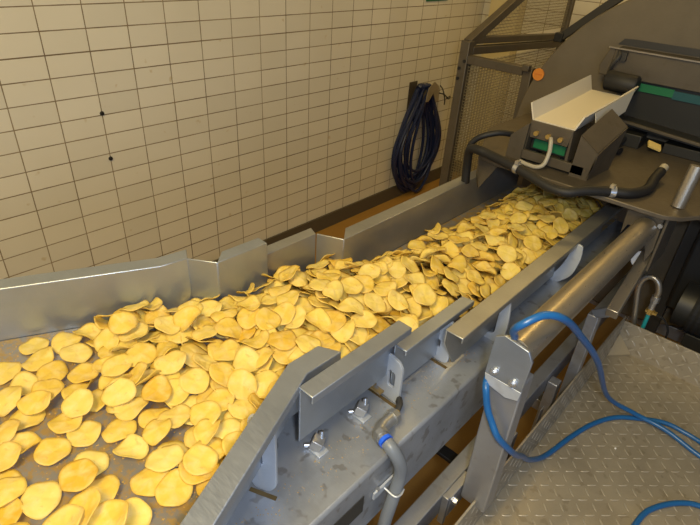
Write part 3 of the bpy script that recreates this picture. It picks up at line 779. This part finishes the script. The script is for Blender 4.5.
fill(210, -.33, -.05, L1, R1, lambda x, y: mound(y, x, L1(y), R1(y), .018+.040*((y+.33)/.28)))
fill(20, -.40, -.28, L1, lambda y: L1(y)+.13, lambda x, y: .03)
fill(280, -.07, .20, L2, R2, lambda x, y: mound(y, x, L2(y), R2(y), .085))
fill(760, .10, .97, L2, R2, lambda x, y: mound(y, x, L2(y), R2(y), .066), tilt=.24)

# camera frame (also used to rank the chips by distance)
RW = Matrix(((.73130466, .67968999, .05670113), (.3939825, -.35311055, -.8485816), (-.55675065, .64291093, -.52601735)))
CAM = Vector((1.9695, -.6698, 1.5036))
def depth(p): return (RW @ (Vector(p)-CAM)).z
def inview(p):
    q = RW @ (Vector(p)-CAM); u = 350+525*q.x/q.z; v = 262.5+525*q.y/q.z
    return q.z > 0 and -12 < u < 712 and -12 < v < 537
vis = []
for i, (idx, p, rot) in enumerate(placed):
    # share of the chip that still lies at the top of the pile
    V = LO[idx][0]; top = 0; W = [rot @ Vector(v) for v in V[::3]]
    for w in W:
        if hget(p[0]+w.x, p[1]+w.y) - (p[2]+w.z) < .0045: top += 1
    vis.append(top/len(W))
order = [i for i in range(len(placed)) if vis[i] > .22 and inview(placed[i][1])]
order.sort(key=lambda i: depth(placed[i][1])); indiv = set(order[:300])
WORD = {0: 'flat round', 1: 'gently curved', 2: 'folded'}
def zone(x, y):
    lo, hi = (L1(y), R1(y)) if y < -.06 else (L2(y), R2(y)); u = (x-lo)/(hi-lo)
    c = 'near the left guard' if u < .3 else ('near the right guard' if u > .72 else 'in the middle')
    if y < -.58: r = 'at the bottom edge of the photo'
    elif y < -.50: r = 'on the barest stretch of trough'
    elif y < -.42: r = 'on thinly covered steel'
    elif y < -.34: r = 'short of the guard bend'
    elif y < -.26: r = 'beside the guard bend'
    elif y < -.16: r = 'beside the cut-off guard stub'
    elif y < -.06: r = 'at the far lip of the near trough'
    elif y < .08: r = 'in the heap where the troughs overlap'
    elif y < .22: r = 'in the heap just past the overlap'
    elif y < .40: r = 'a third of the way up the far trough'
    else: r = 'halfway up the far trough'
    return c, r
from collections import defaultdict
SV, SF, ST, SE = [], [], [], []
for i, (idx, p, rot) in enumerate(placed):
    if i in indiv:
        o = bpy.data.objects.new('potato_chip', HM[idx]); COL.objects.link(o)
        o.matrix_world = Matrix.Translation(p) @ rot.to_4x4()
        c, r = zone(p[0], p[1])
        lab = f'{WORD[KIN[idx]]} golden chip {c}, {r}'
        if len(lab.replace('-', ' ').split()) > 16: lab = lab.replace('gently curved', 'curved').replace('flat round', 'flat')
        tag(o, lab, 'potato chip', 'golden potato chips on the conveyor')
    else:
        V, F, E = LO[idx]; n = len(SV); tn = rng.random()
        for v, e in zip(V, E):
            w = rot @ Vector(v); SV.append((p[0]+w.x, p[1]+w.y, p[2]+w.z)); ST.append(tn); SE.append(e*.45)
        SF += [tuple(n+k for k in f) for f in F]
me = bpy.data.meshes.new('chip_heap'); me.from_pydata(SV, [], SF)
me.attributes.new('tone', 'FLOAT', 'POINT').data.foreach_set('value', ST)
me.attributes.new('edge', 'FLOAT', 'POINT').data.foreach_set('value', SE)
for p in me.polygons: p.use_smooth = True
me.materials.append(M['chip'])
o = bpy.data.objects.new('chip_heap', me); COL.objects.link(o)
tag(o, 'deep heap of golden potato chips filling the far trough below the others', 'potato chips', None, 'stuff')

# crumbs
V, F = [], []
rc = random.Random(5)
for _ in range(2600):
    y = rc.uniform(-.78, -.15); x = rc.uniform(L1(y)+.006, R1(y)-.006)
    s = .0007+.0016*rc.random()**2; a = rc.uniform(0, 2*PI); n = len(V); z = B1+.0001
    V += [(x+s*math.cos(a), y+s*math.sin(a), z), (x+s*math.cos(a+2.1), y+s*math.sin(a+2.1), z), (x+s*1.3*math.cos(a+4.2), y+s*1.3*math.sin(a+4.2), z), (x, y, z+s*.7)]
    F += [(n, n+1, n+3), (n+1, n+2, n+3), (n+2, n, n+3), (n, n+2, n+1)]
for _ in range(900):
    y = rc.uniform(-.45, .8); x = rc.choice((rc.uniform(1.262, 1.33), rc.uniform(1.59, 1.606))) if y > .15 else rc.uniform(1.575, 1.63)
    z = B2+.0001 if y > .15 else .7801
    s = .0005+.0009*rc.random()**2; a = rc.uniform(0, 2*PI); n = len(V)
    V += [(x+s*math.cos(a), y+s*math.sin(a), z), (x+s*math.cos(a+2.1), y+s*math.sin(a+2.1), z), (x+s*1.3*math.cos(a+4.2), y+s*1.3*math.sin(a+4.2), z), (x, y, z+s*.7)]
    F += [(n, n+1, n+3), (n+1, n+2, n+3), (n+2, n, n+3), (n, n+2, n+1)]
me = bpy.data.meshes.new('chip_crumbs'); me.from_pydata(V, [], F)
me.materials.append(plain('crumb', (.50, .31, .07), .7))
o = bpy.data.objects.new('chip_crumbs', me); COL.objects.link(o)
tag(o, 'fine golden-brown crumbs scattered over the steel of the troughs and beam', 'crumbs', None, 'stuff')

# ------------------------------------------------------------------ light
def area(name, loc, target, size, power, col, sy=None):
    d = bpy.data.lights.new(name, 'AREA'); d.energy = power; d.color = col; d.size = size
    if sy: d.shape = 'RECTANGLE'; d.size_y = sy
    o = bpy.data.objects.new(name, d); COL.objects.link(o); o.location = loc
    o.rotation_euler = (Vector(target)-Vector(loc)).to_track_quat('-Z', 'Y').to_euler(); return o
area('hall_lamp', (1.7, -1.1, 3.0), (1.0, .3, .6), .8, 92, (1, .755, .30), 1.8)
area('hall_lamp_far', (1.2, 2.1, 3.0), (1.2, 2.1, .0), .4, 14, (1, .66, .2), .8)
area('daylight_right', (3.7, -1.9, 1.5), (1.6, -.1, .7), 1.2, 16, (.52, .70, 1))
d = bpy.data.lights.new('camera_flash', 'POINT'); d.energy = 25; d.color = (.84, .91, 1); d.shadow_soft_size = .03
o = bpy.data.objects.new('camera_flash', d); COL.objects.link(o); o.location = CAM + Vector((.07, .02, .06))

w = bpy.data.worlds.new('world'); scene.world = w; w.use_nodes = True
w.node_tree.nodes['Background'].inputs[0].default_value = (.38, .44, .58, 1)
w.node_tree.nodes['Background'].inputs[1].default_value = .24

# ------------------------------------------------------------------ camera
cd = bpy.data.cameras.new('camera'); cam = bpy.data.objects.new('camera', cd); COL.objects.link(cam)
cd.sensor_width = 36; cd.lens = 525.03/700*36; cd.clip_start = .02
r = RW
m = Matrix(((r[0][0], -r[1][0], -r[2][0]), (r[0][1], -r[1][1], -r[2][1]), (r[0][2], -r[1][2], -r[2][2])))
cam.matrix_world = Matrix.Translation(CAM) @ m.to_4x4()
scene.camera = cam
vs = scene.view_settings
vs.view_transform = 'Standard'; vs.look = 'None'; vs.exposure = 0; vs.gamma = 1; vs.use_curve_mapping = False
scene.cycles.use_denoising = True
